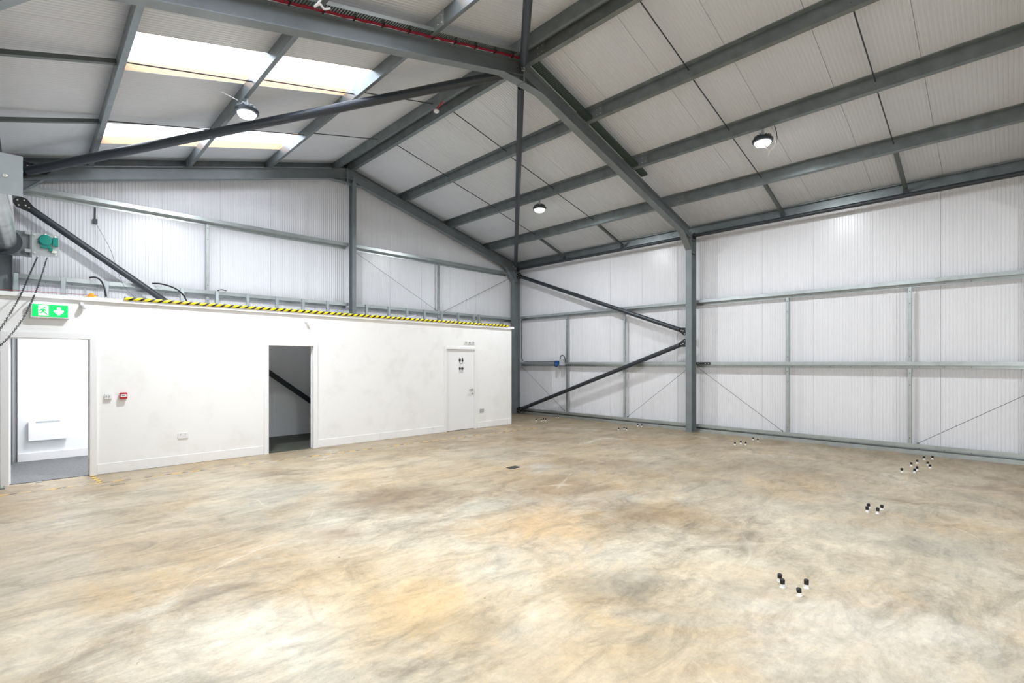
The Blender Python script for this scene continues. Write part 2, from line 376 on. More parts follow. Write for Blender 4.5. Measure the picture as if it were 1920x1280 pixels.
# ------------------------------------------------------------------ steel sections
def Isec(d, b, tw=.008, tf=.011):
    h, w = d / 2, b / 2; t = tw / 2
    return [(-h, -w), (-h + tf, -w), (-h + tf, -t), (h - tf, -t), (h - tf, -w), (h, -w), (h, w), (h - tf, w), (h - tf, t), (-h + tf, t), (-h + tf, w), (-h, w)]
def fr_name(k): return ('behind the viewer', 'middle of the hall', 'against the far gable wall')[k]
COLGRP = 'main portal frame columns'
for k, fy in enumerate((F1, F2, F3)):
    for side, x0, x1 in (('left', -.45, -.20), ('right', 11.20, 11.45)):
        if k == 1 and side == 'left': lab = 'grey steel column outside the frame left of the roller shutter'
        elif k == 0: lab = 'grey steel column of the near frame by the %s wall' % side
        elif k == 1: lab = 'tall grey steel column standing on the right wall, splitting its panels'
        elif side == 'right': lab = 'grey steel column in the far corner behind the white office end'
        else: lab = 'blue-grey steel column at the far left behind the shutter hoist'
        mb = MB(); xc = (x0 + x1) / 2
        mb.sweep(Isec(x1 - x0, .146), (xc, fy, 0), (xc, fy, zt(x1 if side == 'right' else x0) - .01), (1, 0, 0), (0, 1, 0))
        c = tag(obj('steel_column', mb, M['frame']), lab, 'column', COLGRP)
        if k: # stiffener plates at the top
            zz = zb(x1 if side == 'left' else x0) - .02
            each('stiffener', [(x0 + .011, x1 - .011, fy - .07, fy + .07, z_, z_ + .01) for z_ in (zz, zz - .32)], M['frame'], c)
    for side in ('left', 'right'):
        s = 1 if side == 'right' else -1
        xe = 11.2 if s > 0 else -.2
        a = lambda t: AX + s * t
        L_ = abs(xe - AX)
        mb = MB()
        pts = lambda o0, o1, t0=0, t1=L_: [(a(t0), zb(a(t0)) + o0), (a(t1), zb(a(t1)) + o0), (a(t1), zb(a(t1)) + o1), (a(t0), zb(a(t0)) + o1)]
        mb.xz(pts(.011, .224), fy - .004, fy + .004)
        mb.xz(pts(0, .011), fy - .073, fy + .073)
        mb.xz(pts(.224, .235), fy - .073, fy + .073)
        lab = {(0, 'left'): 'grey roof rafter of the near frame, left slope', (0, 'right'): 'grey roof rafter of the near frame, right slope',
               (1, 'left'): 'grey roof rafter carrying the red cables, crossing the top left', (1, 'right'): 'grey roof rafter descending right from the central apex to the wall column',
               (2, 'left'): 'grey rafter along the far gable, left of its apex', (2, 'right'): 'grey rafter along the far gable, falling to the far corner'}[(k, side)]
        r = tag(obj('roof_rafter', mb, M['frame']), lab, 'rafter', 'portal frame rafters')
        # eaves haunch
        mb = MB(); xa, xb = xe, xe - s * .36; h0 = zb(xe) - .27
        mb.xz([(xa, h0), (xb, zb(xb)), (xa, zb(xa))], fy - .005, fy + .005)
        mb.xz([(xa, h0), (xb, zb(xb) - .002), (xb, zb(xb) + .008), (xa, h0 + .012)], fy - .073, fy + .073)
        obj('haunch', mb, M['frame'], r)
        # apex haunch and bolted end plate
        mb = MB(); t1 = .42; zz = zb(AX) - .11
        mb.xz([(AX, zz), (a(t1), zb(a(t1))), (AX, zb(AX))], fy - .005, fy + .005)
        mb.xz([(AX, zz), (a(t1), zb(a(t1)) - .002), (a(t1), zb(a(t1)) + .008), (AX, zz + .012)], fy - .073, fy + .073)
        obj('apex_haunch', mb, M['frame'], r)
        mb = MB(); mb.box(min(AX, a(.015)), max(AX, a(.015)), fy - .078, fy + .078, zz - .01, zt(AX) + .005); ep = obj('end_plate', mb, M['frame'], r)
        if k == 1:
            bolts('bolt', [((a(.015), fy + yy, zz + q), (s, 0, 0), .014, .012) for yy in (-.045, .045) for q in (.04, .13, .22, .30)], M['frame'], ep)

# gable wind post
mb = MB(); xp, yp = 5.66, 11.36
mb.sweep(Isec(.18, .10), (xp, yp, 2.62), (xp, yp, zb(xp) - .02), (0, 1, 0), (1, 0, 0))
g = tag(obj('gable_post', mb, M['frame']), 'grey steel post rising in the middle of the far gable wall', 'post')
mb = MB(); mb.box(xp - .03, xp + .03, 11.28, 11.29, zb(xp) - .11, zb(xp) + .11); obj('connection_plate', mb, M['frame'], g)

# purlins (zed sections), one per bay
def zed(web, lo, hi, foot=.065, head=-.065, t=.004):
    # (x, z) section: web at x, bottom flange towards foot, top flange towards head
    s = 1 if foot > 0 else -1
    return [(0, 0), (foot, 0), (foot, .016), (foot - s * t, .016), (foot - s * t, t), (s * t, t), (s * t, hi - lo), (head, hi - lo), (head, hi - lo - .016), (head + s * t, hi - lo - .016), (head + s * t, hi - lo - t), (0, hi - lo - t)]
RP = [5.58, 7.09, 8.60, 10.13]; LP = [5.235, 3.70, 2.205, .73]
ORD = ['ridge', 'first', 'second', 'third']
for sd, xs in (('right', RP), ('left', LP)):
    for k, x in enumerate(xs):
        for bay, (y0, y1) in (('near', (YF, F2)), ('far', (F2, YG - .01))):
            foot = .065
            lo = zt(x) + (0 if (foot > 0) == (sd == 'left') else -.004); 
            drop = -SL * .065 if sd == 'right' else -SL * .065
            mb = MB(); pr = zed(x, 0, .195, foot, -foot) if sd == 'right' else [(0, 0), (.065, 0), (.065, .016), (.061, .016), (.061, .004), (.004, .004), (.004, .191), (.061, .191), (.061, .179), (.065, .179), (.065, .195), (0, .195)]
            # tilt the section to the roof slope
            t_ = -SL if x > AX else SL
            pr2 = [(px, pz + t_ * px) for px, pz in pr]
            mb.sweep(pr2, (x, y0, zt(x) + .001), (x, y1, zt(x) + .001), (1, 0, 0), (0, 0, 1))
            if k == 0: lab = 'grey ridge purlin on the %s side of the ridge, %s bay' % (sd, bay)
            else: lab = 'grey purlin, %s down the %s roof slope from the ridge, %s bay' % (ORD[k], sd, bay)
            p = tag(obj('roof_purlin', mb, M['purlin']), lab, 'purlin', 'roof purlins')
            if bay == 'near':   # sleeve and cleat at the middle frame
                mb = MB(); t2 = [(px * 1.06 - (.004 if foot > 0 else -.004), (pz + t_ * px)) for px, pz in pr]
                mb.sweep(t2, (x, F2 - .42, zt(x) + .001), (x, F2 + .3, zt(x) + .001), (1, 0, 0), (0, 0, 1)); 
                sl = obj('sleeve', mb, M['galv'] if sd == 'left' else M['frame'], p)
                bolts('bolt', [((x - .006, F2 + yy, zt(x) + q), (-1, 0, 0), .008, .008) for yy in (-.38, -.30, .22) for q in (.05, .14)], M['bolt'], sl)
            else:
                mb = MB(); mb.box(x - .01 if foot > 0 else x, x if foot > 0 else x + .01, F3 - .06, F3 + .06, zt(x) + .002, zt(x) + .16)
                obj('cleat', mb, M['frame'], p)
# tie rods between purlins
TY = [(1.37, 'near bay, nearer one'), (3.42, 'near bay, further one'), (7.40, 'far bay, nearer one'), (9.39, 'far bay, further one')]
for sd, xs in (('right', RP), ('left', LP)):
    seq = xs + [11.48 if sd == 'right' else -.48]
    for k in range(4):
        for y, where in TY:
            xa, xb = seq[k], seq[k + 1]; mb = MB()
            gap = ['ridge and first purlin', 'first and second purlins', 'second and third purlins', 'third purlin and eaves'][k]
            if k < 3:
                mb.tube([(xa, y, zt(xa) + .07), (xb, y, zt(xb) + .12)], .009, 8)
                o = obj('tie_rod', mb, M['brace']); lab = 'thin tie rod, %s, %s slope, %s' % (gap, sd, where); cat = 'tie rod'
            else:
                a_ = Vector((xa, y, zt(xa) + .08)); xb -= (.05 if sd == 'right' else -.05); b_ = Vector((xb, y, zt(xb) + .02)); n_ = Vector((SL if sd == 'right' else -SL, 0, 1)).normalized()
                mb.sweep([(-.03, 0), (.03, 0), (.03, .004), (-.026, .004), (-.026, .05), (-.03, .05)], a_, b_, (0, 1, 0), n_)
                o = obj('eaves_strut', mb, M['strut']); lab = 'flat grey strut between %s, %s slope, %s' % (gap, sd, where); cat = 'strut'
                mb = MB(); sg = 1 if sd == 'right' else -1
                mb.box(min(xb, xb - sg * .04), max(xb, xb - sg * .04), y - .035, y + .035, b_.z - .05, b_.z + .06)
                obj('foot_bracket', mb, M['brace'], o)
            tag(o, lab, cat, 'roof tie rods' if k < 3 else 'eaves struts')

# eaves beams
for sd, s, xw in (('right', 1, 11.53), ('left', -1, -.53)):
    for bay, (y0, y1) in (('near', (YF, F2)), ('far', (F2, YG - .01))):
        zc = zr(11.45) - .02
        mb = MB(); q = .004
        mb.sweep([(0, 0), (-s * .08, 0), (-s * .08, .018), (-s * .076, .018), (-s * .076, q), (-s * q, q), (-s * q, .2 - q), (-s * .076, .2 - q), (-s * .076, .182), (-s * .08, .182), (-s * .08, .2), (0, .2)],
                 (xw, y0, zc - .2), (xw, y1, zc - .2), (1, 0, 0), (0, 0, 1))
        e = tag(obj('eaves_beam', mb, M['purlin']), 'grey channel eaves beam along the top of the %s wall, %s bay' % (sd, bay), 'beam', 'eaves beams')
        mb = MB(); ya, yb = (y0, y1 - .08) if bay == 'near' else (y0 + .08, F3 - .08)
        xt = xw - s * .20
        mb.tube([(xt, ya, zc - .27), (xt, yb, zc - .27)], .042, 16)
        t = tag(obj('eaves_tie', mb, M['brace']), 'dark round tie tube under the %s eaves beam, %s bay' % (sd, bay), 'tube', 'eaves tie tubes')
        each('end_plate', [(xt - .05, xt + .05, yy, yy + .02, zc - .34, zc - .21) for yy in (ya, yb - .02)], M['dark'], t)

# wall girts: zed with horizontal web
def girt(name, axis, p0, p1, z, off, inner, outer, label, group, m, cat='rail', foot=.06, topl=.06):
    """axis 'y': runs along Y at x from inner(room side) to outer; z = web level"""
    t = .003; si = 1 if outer > inner else -1
    prof = [(inner, z - t), (outer - si * t, z - t), (outer - si * t, z - foot), (outer, z - foot), (outer, z), (inner + si * t, z), (inner + si * t, z + topl - .0), (inner + si * .012, z + topl), (inner + si * .012, z + topl + t), (inner, z + topl + t)]
    mb = MB()
    if axis == 'y': mb.sweep(prof, (0, p0, 0), (0, p1, 0), (1, 0, 0), (0, 0, 1))
    else: mb.sweep(prof, (p0, 0, 0), (p1, 0, 0), (0, 1, 0), (0, 0, 1))
    return tag(obj(name, mb, m), label, cat, group)
for bay, y0, y1 in (('near', YF, F2 ), ('far', F2, F3)):
    for z, wh in ((.122, 'lowest'), (1.612, 'middle'), (3.10, 'upper')):
        o = girt('wall_rail', 'y', y0, y1, z, 0, 11.45, 11.61, 'galvanised %s rail across the right wall, %s bay' % (wh, bay), 'horizontal rails of the right wall', M['galv'])
        bolts('screw', [((11.608, yy, z - .03), (-1, 0, 0), .007, .006) for yy in ([1.9 + i * .35 for i in range(-4, 9)] if bay == 'near' else [F2 + .3 + i * .4 for i in range(14)])], M['brace'], o)
    mb = MB(); mb.box(11.455, 11.60, y0, y1, 0, .075)
    tag(obj('floor_angle', mb, M['galv']), 'galvanised kerb angle along the floor at the right wall, %s bay' % bay, 'angle', 'floor angles of the right wall')
# cleats with bolts where the middle rail meets the columns
mb = MB(); mb.box(11.44, 11.452, F2 - .42, F2 - .073, 1.615, 1.67)
c = tag(obj('rail_cleat', mb, M['dark']), 'dark bolted cleat fixing the middle rail beside the wall column', 'cleat')
bolts('bolt', [((11.44, F2 + yy, 1.64), (-1, 0, 0), .012, .012) for yy in (-.12, -.3, -.38)], M['bolt'], c)
# vertical side rails of the right wall
def upright(x0, x1, y0, y1, z0, z1, axis, label, group, m=None):
    mb = MB()
    if axis == 'x':   # on the right wall: plate facing the room at x0
        mb.box(x0, x0 + .003, y0, y1, z0, z1); mb.box(x0, x1, y0, y0 + .003, z0, z1); mb.box(x0, x0 + .015, y1 - .003, y1, z0, z1)
    else:
        mb.box(x0, x1, y0, y0 + .003, z0, z1); mb.box(x0, x0 + .003, y0, y1, z0, z1); mb.box(x1 - .003, x1, y0, y0 + .015, z0, z1)
    o = tag(obj('vertical_rail', mb, m or M['galv']), label, 'rail', group)
    ps = (x0, (y0 + y1) / 2) if axis == 'x' else ((x0 + x1) / 2, y0)
    bolts('screw', [((*ps, zz), (-1, 0, 0) if axis == 'x' else (0, -1, 0), .008, .008) for zz in (z0 + .1, z1 - .08, z1 - .3)], M['brace'], o)
    return o
RWV = [(1.315, 'nearest the viewer'), (3.345, 'second from the viewer'), (7.35, 'third from the viewer'), (9.35, 'fourth from the viewer')]
for y, wh in RWV:
    for z0, z1, lv in ((.185, 1.55, 'lower'), (1.678, 3.04, 'upper')):
        upright(11.47, 11.53, y - .025, y + .03, z0, z1, 'x', 'short %s upright on the right wall, %s' % (lv, wh), 'uprights of the right wall')
# diagonal wires on the right wall
def wire(pts, label, group, r=.0045, eye=True):
    mb = MB(); mb.tube(pts, r, 6); o = tag(obj('bracing_wire', mb, M['brace']), label, 'wire', group)
    if eye:
        mb = MB(); mb.lathe(Vector(pts[-1]), (-1, 0, 0), [(.016, -.012), (.02, 0), (.016, .012)], 8); obj('eye_bolt', mb, M['purlin'], o)
    return o
G = 'diagonal wires of the right wall'
wire([(11.475, 5.33, 1.56), (11.475, 3.45, .2)], 'thin wire sloping down from the wall column, near bay', G)
wire([(11.475, -.75, 1.56), (11.475, 1.20, .2)], 'thin wire rising to the right edge of the picture', G)
wire([(11.475, 11.28, 1.56), (11.475, 9.44, .22)], 'thin wire sloping down from the far corner, right wall', G)
wire([(11.475, 5.50, 1.56), (11.475, 7.25, .21)], 'thin wire falling left from the wall column, far bay', G)

# gable rails, uprights, wires
GR = 'horizontal rails of the far gable'
for z, wh in ((4.53, 'upper'), (3.06, 'lower')):
    for sd, x0, x1 in (('left', -.40, xp - .06), ('right', xp + .06, 11.40)):
        x1_ = x1 if not (sd == 'right' and z > 4) else 11.1
        o = girt('gable_rail', 'x', x0, x1_, z, 0, 11.45, 11.61, 'galvanised %s rail across the far gable, %s of the middle post' % (wh, sd), GR, M['galv'], topl=.065)
        bolts('screw', [((x0 + .25 + .34 * q, 11.607, z - .03), (0, -1, 0), .007, .006) for q in range(int((x1_ - x0 - .25) / .34) + 1)], M['brace'], o)
GU = 'uprights of the far gable'
for xx, wh in ((2.55, 'left'), (8.30, 'right')):
    upright(xx, xx + .055, 11.46, 11.52, 3.13, 4.465, 'y', 'tall upright on the far gable, %s half above the office' % wh, GU)
    upright(xx, xx + .055, 11.46, 11.52, .003, 2.995, 'y', 'short upright below the lower gable rail, %s half' % wh, GU)
# verge angle under the roof along the gable
for sd, xa, xb in (('left', -.5, AX), ('right', AX, 11.5)):
    mb = MB(); mb.xz([(xa, zr(xa) - .10), (xb, zr(xb) - .10), (xb, zr(xb) - .006), (xa, zr(xa) - .006)], 11.555, 11.605)
    tag(obj('verge_rail', mb, M['purlin']), 'grey sloping rail under the roof along the far gable, %s slope' % sd, 'rail', 'verge rails')
GW = 'diagonal wires of the far gable'
wire([(5.73, 11.475, 4.44), (8.27, 11.475, 3.13)], 'thin wire from the middle post down to the gable upright', GW, .004, False)
wire([(11.14, 11.475, 4.40), (8.50, 11.475, 3.13)], 'thin wire from the far corner down to the gable upright', GW, .006, False)

# ------------------------------------------------------------------ bracing tubes
def gusset_xz(mb, x, y, z, w, h, s=1, t=.006): mb.xz([(x, z), (x + s * w, z + h * .25), (x + s * w, z + h * .6), (x + s * w * .5, z + h), (x, z + h)], y - t, y + t)
def brace(p0, p1, r, label, group='black bracing tubes', gus=None):
    p0 = Vector(p0); p1 = Vector(p1); d = (p1 - p0).normalized()
    mb = MB(); mb.tube([p0 + d * .14, p1 - d * .14], r, 20)
    o = tag(obj('bracing_tube', mb, M['brace']), label, 'bracing tube', group)
    for p, sg in ((p0, 1), (p1, -1)):
        side = d.cross(Vector((0, 0, 1))).normalized(); up = side.cross(d).normalized()
        mb = MB(); q = [(-.10, -.06), (.0, -.10), (.16, -.05), (.2, -.03), (.2, .03), (.16, .05), (.0, .10), (-.10, .06)]
        mb.prism([p + d * (sg * a) + up * b - side * .006 for a, b in q], side * .012)
        gp = obj('gusset_plate', mb, M['dark'], o)
        bolts('bolt', [(p + d * (sg * a) + up * b + side * (sd * .006), side * sd, .012, .012) for a, b in ((-.06, 0), (.0, .055), (.0, -.055), (.06, 0), (.11, .0)) for sd in (1, -1)], M['bolt'], gp)
    return o
xb = 11.33
brace((xb, 11.22, 4.47), (xb, 5.55, 2.41), .056, 'dark tube sloping from the far corner top to the wall column')
brace((xb, 5.55, 2.14), (xb, 11.22, .13), .056, 'dark tube sloping from the wall column to the corner floor')
brace((-.10, 11.34, 4.27), (5.50, 11.34, .12), .057, 'dark tube sloping down behind the office from the hoist corner')
zz = lambda x: zb(x) + .10
brace((-.12, 11.25, zz(-.12)), (5.40, 5.52, zz(5.4)), .07, 'long dark roof tube from the left eaves to the central apex')
_rb = [o for o in C.objects if o.get('label', '').startswith('long dark roof tube')][0]
mb = MB(); mb.xz([(-.10, 4.76), (.20, 4.80), (.25, 4.86), (.22, 4.90), (.05, 4.93), (-.10, 4.95)], 11.285, 11.297); _gp = obj('gusset_plate', mb, M['dark'], _rb)
bolts('bolt', [((x, 11.285, z), (0, -1, 0), .012, .012) for x, z in ((-.04, 4.80), (.06, 4.82), (.18, 4.845), (-.03, 4.88), (.06, 4.90))], M['bolt'], _gp)
brace((5.62, 5.52, zz(5.62) - .03), (11.15, 11.20, zz(11.15)), .057, 'dark roof tube hanging from the central apex towards the far corner')
brace((5.42, 5.28, zz(5.42)), (-.12, -.45, zz(-.12)), .057, 'dark roof tube leaving the top of the picture above the apex')

# ------------------------------------------------------------------ office box
OY, OT = 9.50, .10
OX1 = 9.30; OH = 2.565
D1 = (-.20, .62, 1.995); D2 = (3.107, 3.912, 1.972); D3 = (7.118, 7.985, 1.98)
mb = MB(); xs = [-.61, D1[0] - .03, D1[1] + .03, D2[0] - .03, D2[1] + .03, D3[0] - .03, D3[1] + .03, OX1]
for a, b in ((xs[0], xs[1]), (xs[2], xs[3]), (xs[4], xs[5]), (xs[6], xs[7])): mb.box(a, b, OY, OY + OT, 0, OH)
for a, b, h in ((xs[1], xs[2], D1[2] + .03), (xs[3], xs[4], D2[2] + .03), (xs[5], xs[6], D3[2] + .03)): mb.box(a, b, OY, OY + OT, h, OH)
struct('wall_office', mb, M['office'], origin=(0, 0, 0))
mb = MB(); mb.box(OX1 - OT, OX1, OY + OT, 11.44, 0, OH); struct('wall_office_end', mb, M['office'])
mb = MB(); mb.box(-.61, OX1, OY + OT, 11.255, OH - .10, OH); struct('ceiling_office', mb, M['roomwall'])
mb = MB()
mb.box(-.15, OX1 - OT, 11.57, 11.60, 0, OH - .10); struct('wall_room_back', mb, M['roomwall'])
for x in (2.3, 6.2):
    mb = MB(); mb.box(x, x + .08, OY + OT, 11.27, 0, OH - .10); struct('wall_partition_1' if x < 3 else 'wall_partition_2', mb, M['roomwall'])
mb = MB(); mb.box(-.6, 2.3, OY + .02, 11.57, .0005, .008); struct('floor_carpet', mb, M['carpet'])
mb = MB(); mb.box(2.38, 6.2, OY + .02, 11.57, .0005, .006); struct('floor_dark_room', mb, M['darkfloor'])
mb = MB(); mb.box(-.15, 2.3, 11.555, 11.57, 0, .14); struct('baseboard_left_room', mb, M['gloss'])
mb = MB(); mb.box(2.38, 6.2, 11.555, 11.57, 0, .13); struct('baseboard_dark_room', mb, M['roomwall'])
mb = MB(); mb.box(3.9, 4.55, 11.562, 11.571, .13, 1.0); struct('trim_boxing', mb, M['roomwall'])
# skirting with board joints
k = 0
for a, b in ((D1[1] + .09, D2[0] - .09), (D2[1] + .09, D3[0] - .09), (D3[1] + .09, OX1 - .012)):
    x = a; mb = MB()
    while x < b - .01:
        e = min(b, x + (1.35 if b - a > 1.2 else .62)); mb.box(x, e - .004, OY - .008, OY, .004, .15); x = e
    k += 1; struct('baseboard_office_%d' % k, mb, M['office'])
# capping along the top
mb = MB(); mb.box(-.61, OX1 + .07, OY - .035, OY + .12, OH, OH + .057); struct('trim_1', mb, M['concretedust'])
# hazard guard: half-round foam profile on the edge
mb = MB(); cy, cz = OY - .035, OH + .070; rr = .027
pr = [(cy + rr * cos(t) , cz + rr * sin(t)) for t in [radians(90 + q * 15) for q in range(13)]]
mb.yz([(y_, z_) for y_, z_ in pr] + [(cy + .002, cz - rr), (cy + .002, cz + rr)], 1.02, 9.12)
tag(obj('edge_guard', mb, M['hazard'], origin=(0, 0, 0)), 'black and yellow striped foam guard along the office top edge', 'edge guard')

def door_frame(n, D, arch=.085):
    x0, x1, h = D; t = .03
    mb = MB()
    mb.box(x0 - t, x0, OY - .004, OY + OT + .01, 0, h + t); mb.box(x1, x1 + t, OY - .004, OY + OT + .01, 0, h + t); mb.box(x0, x1, OY - .004, OY + OT + .01, h, h + t)
    f = struct('door_%d' % n, mb, M['gloss'])
    mb = MB(); a = arch
    mb.box(x0 - a, x0 - .008, OY - .022, OY - .002, 0, h + a); mb.box(x1 + .008, x1 + a, OY - .022, OY - .002, 0, h + a); mb.box(x0 - .008, x1 + .008, OY - .022, OY - .002, h + .008, h + a)
    obj('architrave', mb, M['gloss'], f)
    return f
d1 = door_frame(1, D1); d2 = door_frame(2, D2); d3 = door_frame(3, D3, .06)
for z in (.16, 1.02, 1.72):
    mb = MB(); mb.box(D1[1] - .004, D1[1] + .001, OY + .012, OY + .045, z, z + .10); h_ = obj('hinge', mb, M['steel'] if z < 1.5 else M['plastic'], d1)
mb = MB(); mb.box(D1[1] - .012, D1[1] + .001, OY + .055, OY + .075, 0, D1[2]); mb.box(D1[0], D1[0] + .012, OY + .055, OY + .075, 0, D1[2]); obj('door_stop', mb, M['gloss'], d1)
mb = MB(); mb.box(D2[1] - .012, D2[1] + .001, OY + .055, OY + .075, 0, D2[2]); obj('door_stop', mb, M['gloss'], d2)
# closed toilet door leaf
x0, x1, h = D3
mb = MB(); mb.box(x0 + .004, x1 - .004, OY + .012, OY + .052, .012, h - .004); leaf = obj('door_leaf', mb, M['gloss'], d3)
mb = MB(); hx, hz = x1 - .065, .985
mb.lathe((hx, OY + .012, hz), (0, -1, 0), [(.026, 0), (.026, .01), (.012, .012), (.012, .045)], 20); mb.box(hx - .125, hx + .008, OY - .045, OY - .028, hz - .009, hz + .009)
obj('door_handle', mb, M['steel'], leaf)
mb = MB(); mb.lathe((hx + .005, OY + .012, hz - .10), (0, -1, 0), [(.024, 0), (.024, .012), (.010, .014), (.010, .03)], 20); obj('thumb_turn', mb, M['steel'], leaf)
for z in (.2, 1.0, 1.75):
    mb = MB(); mb.tube([(x0 + .002, OY + .002, z), (x0 + .002, OY + .002, z + .1)], .007, 8); obj('hinge', mb, M['steel'], d3)
# toilet signs on the leaf
def person(mb, x, z, s, y, dress=False):
    mb.xz([(x + .16 * s * cos(t), z + .86 * s + .12 * s * sin(t)) for t in [2 * pi * q / 12 for q in range(12)]], y, y + .002)
    if dress: P_ = [(-.12, .72), (.12, .72), (.32, .30), (.12, .30), (.12, 0), (.02, 0), (.02, .28), (-.02, .28), (-.02, 0), (-.12, 0), (-.12, .30), (-.32, .30)]
    else: P_ = [(-.26, .70), (.26, .70), (.30, .36), (.22, .34), (.16, .55), (.16, 0), (.03, 0), (.03, .32), (-.03, .32), (-.03, 0), (-.16, 0), (-.16, .55), (-.22, .34), (-.30, .36)]
    mb.xz([(x + a * s, z + b * s) for a, b in P_], y, y + .002)
sx = 7.575; yy = OY + .009
t = thing('toilet_sign', 'small toilet sign with two black figures, upper one on the white door', 'sign', (sx, yy, 1.59), 'toilet signs')
mb = MB(); mb.box(sx - .085, sx + .085, yy + .001, yy + .003, 1.60, 1.80); obj('plate', mb, M['plastic'], t)
mb = MB(); person(mb, sx - .042, 1.665, .115, yy - .001); obj('figure', mb, M['black'], t)
mb = MB(); person(mb, sx + .042, 1.665, .115, yy - .001, True); obj('figure', mb, M['black'], t)
def dashes(mb, x0, x1, z, h, y):
    x = x0
    while x < x1:
        wd = random.uniform(.004, .008); mb.box(x, min(x1, x + wd), y, y + .001, z, z + h * random.uniform(.7, 1.25)); x += wd + .003
mb = MB(); dashes(mb, sx - .045, sx + .05, 1.628, .013, yy - .0005); obj('lettering', mb, M['text'], t)
t = thing('toilet_sign', 'small sign with three black figures below the two-figure sign', 'sign', (sx, yy, 1.38), 'toilet signs')
mb = MB(); mb.box(sx - .085, sx + .085, yy + .001, yy + .003, 1.385, 1.585); obj('plate', mb, M['plastic'], t)
for q, dr in ((-.05, False), (0, True), (.05, False)):
    mb = MB(); person(mb, sx + q, 1.475, .082, yy - .001, dr); obj('figure', mb, M['black'], t)
mb = MB(); dashes(mb, sx - .06, sx + .06, 1.440, .009, yy - .0005); dashes(mb, sx - .05, sx + .055, 1.415, .009, yy - .0005); obj('lettering', mb, M['text'], t)

# exit sign
ex0, ex1, ez0, ez1 = .018, .385, 2.300, 2.468; ey = OY - .06
t = thing('exit_sign', 'green emergency exit sign with running man and down arrow', 'exit sign', ((ex0 + ex1) / 2, OY, ez0 - .014))
mb = MB(); mb.box(ex0 - .012, ex1 + .012, ey, OY - .001, ez0 - .014, ez1 + .012); obj('housing', mb, M['plastic'], t)
mb = MB(); mb.box(ex0, ex1, ey - .003, ey, ez0, ez1); pn = obj('green_panel', mb, M['green'], t)
W_, H_ = ex1 - ex0, ez1 - ez0
def sp(pts): return [(ex0 + a * W_, ez0 + b * H_) for a, b in pts]
mb = MB(); mb.xz(sp([(.17, .10), (.45, .10), (.45, .92), (.17, .92)]), ey - .0045, ey - .003); obj('doorway_symbol', mb, M['signwhite'], pn)
mb = MB()
mb.xz(sp([(.60, .56), (.69, .56), (.69, .82), (.785, .82), (.785, .56), (.88, .56), (.88, .44), (.74, .14), (.60, .44)]), ey - .0045, ey - .003)
obj('arrow_symbol', mb, M['signwhite'], pn)
mb = MB(); yA, yB = ey - .006, ey - .0045
hx_, hz_ = ex0 + .345 * W_, ez0 + .76 * H_
mb.xz([(hx_ + .011 * cos(q * pi / 6), hz_ + .011 * sin(q * pi / 6)) for q in range(12)], yA, yB)
mb.xz(sp([(.22, .60), (.27, .66), (.33, .66), (.37, .60), (.40, .48), (.38, .44), (.34, .52), (.33, .46), (.40, .30), (.44, .14), (.41, .12), (.36, .26), (.29, .38), (.27, .26), (.13, .22), (.13, .28), (.24, .32), (.27, .52), (.24, .50), (.21, .40), (.18, .42)]), yA, yB)
obj('running_man_symbol', mb, M['green'], pn)

# small fittings on the office wall
def wallbox(name, x0, x1, z0, z1, d, label, cat, m, group=None, extra=None):
    mb = MB(); c = .006
    mb.xz([(x0 + c, z0), (x1 - c, z0), (x1, z0 + c), (x1, z1 - c), (x1 - c, z1), (x0 + c, z1), (x0, z1 - c), (x0, z0 + c)], OY - d, OY - .0005)
    return tag(obj(name, mb, m), label, cat, group)
o = wallbox('fire_call_point', .968, 1.058, 1.112, 1.205, .05, 'red fire alarm call point beside the left doorway', 'call point', M['red'])
mb = MB(); mb.box(.978, 1.048, OY - .053, OY - .05, 1.140, 1.180); obj('glass_panel', mb, M['plastic'], o)
mb = MB(); mb.box(.992, 1.034, OY - .054, OY - .053, 1.156, 1.164); obj('marking', mb, M['black'], o)
o = wallbox('light_switch', .793, .88, 1.118, 1.196, .03, 'pale light switch between the left doorway and call point', 'switch', M['plastic'])
for xx in (.815, .845):
    mb = MB(); mb.box(xx - .006, xx + .006, OY - .037, OY - .03, 1.145, 1.17); obj('rocker', mb, M['greyp'], o)
for n_, (x0, z0, lab) in enumerate(((1.71, .425, 'white double socket low on the wall between the two doorways'), (8.16, .395, 'grey double socket low beside the white toilet door'))):
    o = wallbox('wall_socket', x0, x0 + .146, z0, z0 + .086, .012, lab, 'socket', M['plastic'] if n_ == 0 else M['greyp'], 'double sockets on the office wall')
    for xx in (x0 + .04, x0 + .105):
        mb = MB()
        mb.box(xx - .003, xx + .003, OY - .0135, OY - .012, z0 + .045, z0 + .057)
        mb.box(xx - .014, xx - .007, OY - .0135, OY - .012, z0 + .026, z0 + .031); mb.box(xx + .007, xx + .014, OY - .0135, OY - .012, z0 + .026, z0 + .031)
        mb.box(xx - .005, xx + .005, OY - .017, OY - .012, z0 + .066, z0 + .076)
        obj('outlet', mb, M['black' if n_ else 'greyp'], o)
for x0, x1, z0, z1, lab, mm in ((7.66, 7.755, 2.12, 2.195, 'left of three small plates above the toilet door', 'greyp'), (7.79, 7.86, 2.125, 2.19, 'middle of three small plates above the toilet door, with indicator', 'plastic'), (7.893, 7.985, 2.122, 2.20, 'right of three small plates above the toilet door', 'greyp')):
    o = wallbox('wall_plate', x0, x1, z0, z1, .02, lab, 'wall plate', M['plastic'], 'plates above the toilet door')
    xm = (x0 + x1) / 2; zm = (z0 + z1) / 2
    mb = MB()
    if mm == 'plastic': mb.lathe((xm, OY - .02, zm), (0, -1, 0), [(.016, 0), (.016, .006)], 14)
    else: mb.box(xm - .028, xm + .028, OY - .023, OY - .02, zm - .02, zm + .02)
    obj('insert', mb, M['greyp'] if mm != 'plastic' else M['black'], o)
